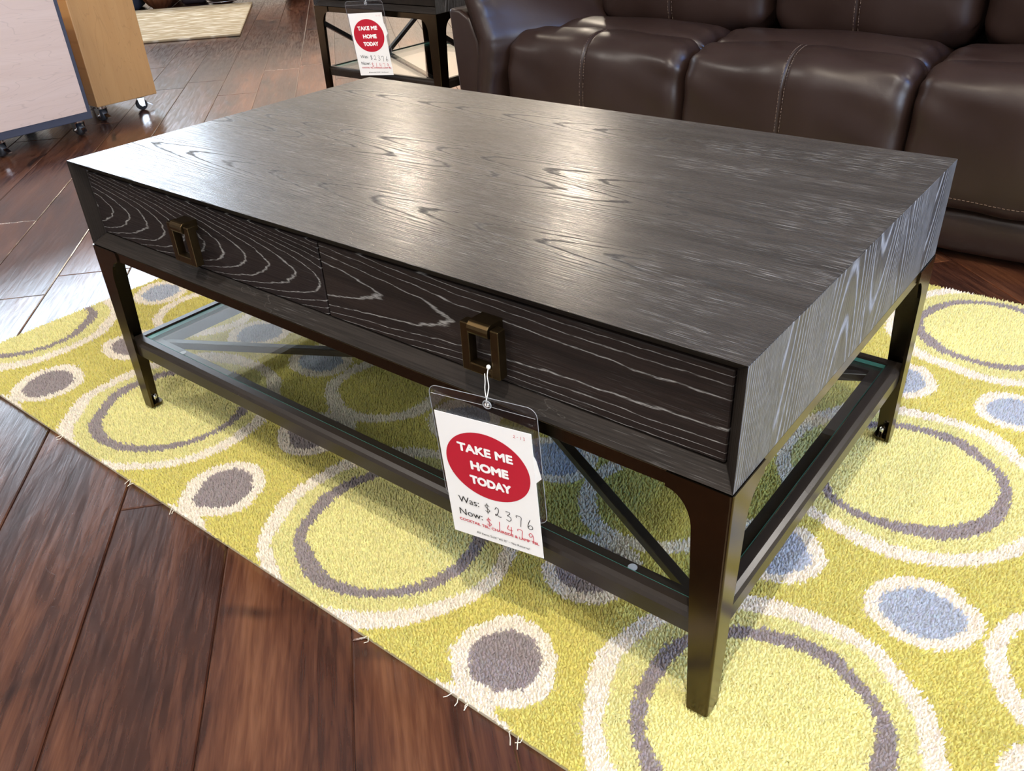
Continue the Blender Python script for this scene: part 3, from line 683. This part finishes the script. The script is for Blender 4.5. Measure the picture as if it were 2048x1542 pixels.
for i in range(3):
    o, sf, n = pad('footrest_pad', *seat_x[i], front_prof, 0.048, seam_x[i], 0.010, wr=0.0035); o['label'] = 'rounded front pad with a stitched centre seam'
    stitches(o, sf, n, 5, 52, (seam_x[i] - .0062, seam_x[i] + .0062))
    ms = []; x = seat_x[i][0] + .05
    while x < seat_x[i][1] - .05:
        a, nn = sf(x, 12); b, _ = sf(x + .006, 12)
        ms.append(tube([Vector((x - SX, a[1] - .001, a[2])), Vector((x + .006 - SX, a[1] - .001, a[2]))], 0.0008, 4)); x += .0095
    link('hem_stitching', join(ms), M['stitch'], o)
    pad('seat_cushion', *seat_x[i], seat_prof, 0.05, None, 0.012, wr=0.003)
    o, sf, n = pad('back_cushion', *back_x[i], back_prof, 0.06, bseam[i], 0.016, wr=0.003)
    stitches(o, sf, n, 8, 60, (bseam[i] - .0065, bseam[i] + .0065))
base_prof = [(1.26, .022), (1.20, .024), (1.178, .050), (1.172, .090), (1.180, .125), (1.21, .138), (1.30, .138), (1.40, .10), (1.40, .04)]
pad('base_panel', -0.90, 1.00, base_prof, 0.02, None, 0.0, cols=30, wr=0.001)
link('carcass', box(-0.89 - SX, 0.98 - SX, 1.32 - SY, 1.98 - SY, 0.03, 0.30, 0.02), M['leather'], sofa)
link('back_shell', box(-0.88 - SX, 0.97 - SX, 1.72 - SY, 1.98 - SY, 0.25, 0.93, 0.05, 4), M['leather'], sofa, True)
def arm(s):
    """s=-1 left arm, mirrored for the right one; inner pad swells towards the back"""
    mx = (lambda x: x) if s < 0 else (lambda x: 2 * 0.036 - x)
    ys = [1.085, 1.088, 1.095, 1.11, 1.14, 1.18, 1.23, 1.29, 1.36, 1.45, 1.60, 1.80, 1.93, 1.975, 1.985]
    outer = [(-0.985, .030), (-0.995, .15), (-1.008, .28), (-1.022, .42), (-1.030, .515)]
    inner = [(-1.075, .600), (-1.045, .645), (-0.985, .650), (-0.935, .605), (-0.905, .545), (-0.880, .480), (-0.862, .430), (-0.868, .36), (-0.880, .28), (-0.884, .15), (-0.884, .03)]
    # front panel + body
    bp = outer + [(-0.985, .512), (-0.945, .49), (-0.918, .43), (-0.910, .35), (-0.914, .25), (-0.918, .03)]
    link('arm_panel', prism(bp, lambda p, d: (mx(p[0]) - SX, d - SY, p[1]), 1.088, 1.975, 0.012, 3), M['leather'], sofa, True)
    ol = catmull([(p[0], p[1], 0) for p in inner], 5)
    pts_o = [(p.x, p.y) for p in ol]
    th = [0.045] * len(pts_o)
    v = []; m_ = len(pts_o) * 2; cen = (-0.955, .40)
    for iy, y in enumerate(ys):
        e = min(y - ys[0], ys[-1] - y); R = 0.03; ins = R - math.sqrt(max(0, R * R - max(0, R - e) ** 2))
        g_ = min(1, max(0, (y - 1.09) / 0.30)); g_ = g_ * g_ * (3 - 2 * g_)
        ring = []
        for k, p in enumerate(pts_o):
            q = Vector(p); a = Vector(pts_o[max(k - 1, 0)]); b = Vector(pts_o[min(k + 1, len(pts_o) - 1)]); tn = (b - a).normalized(); nn = Vector((-tn.y, tn.x))
            if nn.dot(q - Vector(cen)) < 0: nn = -nn
            zz = q.y; up = math.exp(-((zz - .44) / .16) ** 2)
            sw = 0.165 * g_ * (up if q.x > -1.0 else 0) * (1 if zz < .6 else .5)
            gather = 0.003 * math.sin(zz * 330) * math.exp(-((y - 1.115) / .02) ** 2)
            q = q - nn * ins + Vector((sw, 0)) + nn * gather; ring.append((q, nn))
        for q, nn in ring: v.append((mx(q.x) - SX, y - SY, q.y))
        for (q, nn), p in zip(ring[::-1], pts_o[::-1]):
            c = Vector(p) - nn * 0.05; v.append((mx(c.x) - SX, y - SY, c.y))
    f = []
    for i in range(len(ys) - 1):
        for k in range(m_): f.append((i * m_ + k, i * m_ + (k + 1) % m_, (i + 1) * m_ + (k + 1) % m_, (i + 1) * m_ + k))
    h = len(pts_o)
    for i in (0, len(ys) - 1):
        for k in range(h - 1): f.append((i * m_ + k, i * m_ + k + 1, i * m_ + m_ - 2 - k, i * m_ + m_ - 1 - k))
    me = mesh(v, f); bm = bmesh.new(); bm.from_mesh(me); bmesh.ops.recalc_face_normals(bm, faces=bm.faces[:]); bm.to_mesh(me); bm.free()
    link('arm_pad', me, M['leather'], sofa, True)
arm(-1); arm(1)

# ------------------------------------------------------------------ display carts on casters
def caster(parent, x, y, z, yaw):
    def tr(me):
        me.transform(Matrix.Translation((x, y, 0)) @ Matrix.Rotation(yaw, 4, 'Z')); return me
    br = join([box(-.022, .022, -.026, .026, z - .004, z), lathe([(0, z - .016), (.018, z - .016), (.018, z - .004), (0, z - .004)], 16)] +
              [hexa([(-.010, sy * .021 - .0012, .026), (.012, sy * .021 - .0012, .020), (.012, sy * .021 + .0012, .020), (-.010, sy * .021 + .0012, .026),
                     (-.016, sy * .021 - .0012, z - .012), (.014, sy * .021 - .0012, z - .012), (.014, sy * .021 + .0012, z - .012), (-.016, sy * .021 + .0012, z - .012)]) for sy in (-1, 1)] +
              [box(-.016, .014, -.022, .022, z - .016, z - .012)])
    b = link('caster', tr(br), M['chrome'], parent)
    link('wheel', tr(lathe([(0, -.014), (.020, -.014), (.0245, -.010), (.026, 0), (.0245, .010), (.020, .014), (0, .014)], 26, center=(0, 0, .026), axis='Y')), M['tyre'], b, True)
    link('axle', tr(lathe([(0, -.027), (.006, -.027), (.006, .027), (0, .027)], 12, center=(0, 0, .026), axis='Y')), M['chrome'], b)
    link('brake_lever', tr(hexa([(.016, -.010, .034), (.046, -.008, .016), (.046, .008, .016), (.016, .010, .034), (.016, -.010, .037), (.046, -.008, .020), (.046, .008, .020), (.016, .010, .037)])), M['chrome'], b)
ca = thing('display_cart', 'pale maple display cart with slate grey edging on casters', 'cart', (-2.97, 0.20, 0))
link('body', box(-.29, .268, -.68, .514, .068, .552, .003), M['edge_grey'], ca)
link('front_panel', box(.264, .272, -.66, .497, .098, .545, .001), M['maple_pale'], ca)
link('side_panel', box(-.27, .25, .5135, .517, .09, .54, .001), M['maple_honey'], ca)
link('top_panel', box(-.27, .25, -.66, .497, .551, .555, .001), M['maple_pale'], ca)
for x, y, r in ((.225, .143, .35), (.205, .475, .1), (-.2, .44, 1.1), (-.2, -.6, .4), (.21, -.6, .2)): caster(ca, x, y, .068, r)
cb_ = thing('display_cart', 'honey maple display cart on casters, narrower and behind the pale one', 'cart', (-3.14, 0.965, 0))
link('body', box(-.27, .28, -.143, .143, .068, .495, .003), M['maple_honey'], cb_)
link('top_panel', box(-.275, .285, -.148, .148, .495, .515, .003), M['maple_honey'], cb_)
for x, y, r in ((.235, -.110, .15), (.215, .092, 1.2), (-.2, .08, .6), (-.2, -.09, .9)): caster(cb_, x, y, .068, r)

# ------------------------------------------------------------------ far corner: cream rug and what stands on its edge
th = math.radians(50.0)
far = link('woven_rug', box(-2.3, 0, 0, 1.62, 0.0005, 0.016, 0.006, 2), M['woven']); far.location = (-4.19, 2.53, 0); far.rotation_euler = (0, 0, th)
tag(far, 'cream and tan streaked woven rug on the wood floor behind the carts', 'rug')
def at(u, v): return (-4.19 + u * math.cos(th) - v * math.sin(th), 2.53 + u * math.sin(th) + v * math.cos(th))
p = at(-0.74, 1.77)
foot = thing('carved_bench', 'dark bench on a ribbed brown bun foot at the far rug edge', 'bench', (p[0], p[1], 0.0), (0, 0, th))
bun = [(0, 0), (.055, 0), (.06, .012), (.085, .03), (.115, .07), (.118, .11), (.10, .145), (.07, .165), (.05, .18), (0, .18)]
for c in ((0, 0, 0), (1.1, .35, 0), (0, .70, 0), (1.1, 0.7, 0)):
    link('bun_foot', lathe(bun, 72, 14, 0.05, center=c), M['carved'], foot, True)
link('seat_rail', box(-.14, 1.25, -.10, .85, .18, .30, .01), M['carved'], foot); link('seat', box(-.16, 1.27, -.12, .87, .30, .44, .03, 3), M['plum'], foot)
p = at(-1.10, 1.66)
o = tag(link('floor_pouf', box(-.30, .22, 0.0, .40, 0, .34, .05, 4), M['navy'], None, True), 'navy fabric pouf at the far rug edge beside the bun foot', 'pouf')
o.location = (p[0], p[1], .0); o.rotation_euler = (0, 0, th)
p = at(-0.50, 1.90)
o = tag(link('storage_bin', box(-.09, .11, 0.0, .22, 0, .17, .03, 3), M['plum'], None, True), 'dark plum fabric bin under the bench behind the far rug', 'bin')
o.location = (p[0], p[1], 0.0); o.rotation_euler = (0, 0, th)
p = at(-0.25, 1.82)
tr_ = link('silver_tray', lathe([(0, .002), (.08, .002), (.125, .018), (.13, .024), (.123, .022), (.08, .006), (0, .006)], 48), M['silver'], None, True)
tag(tr_, 'polished silver tray lying on the floor past the far rug', 'tray'); tr_.location = (p[0], p[1], 0.0)
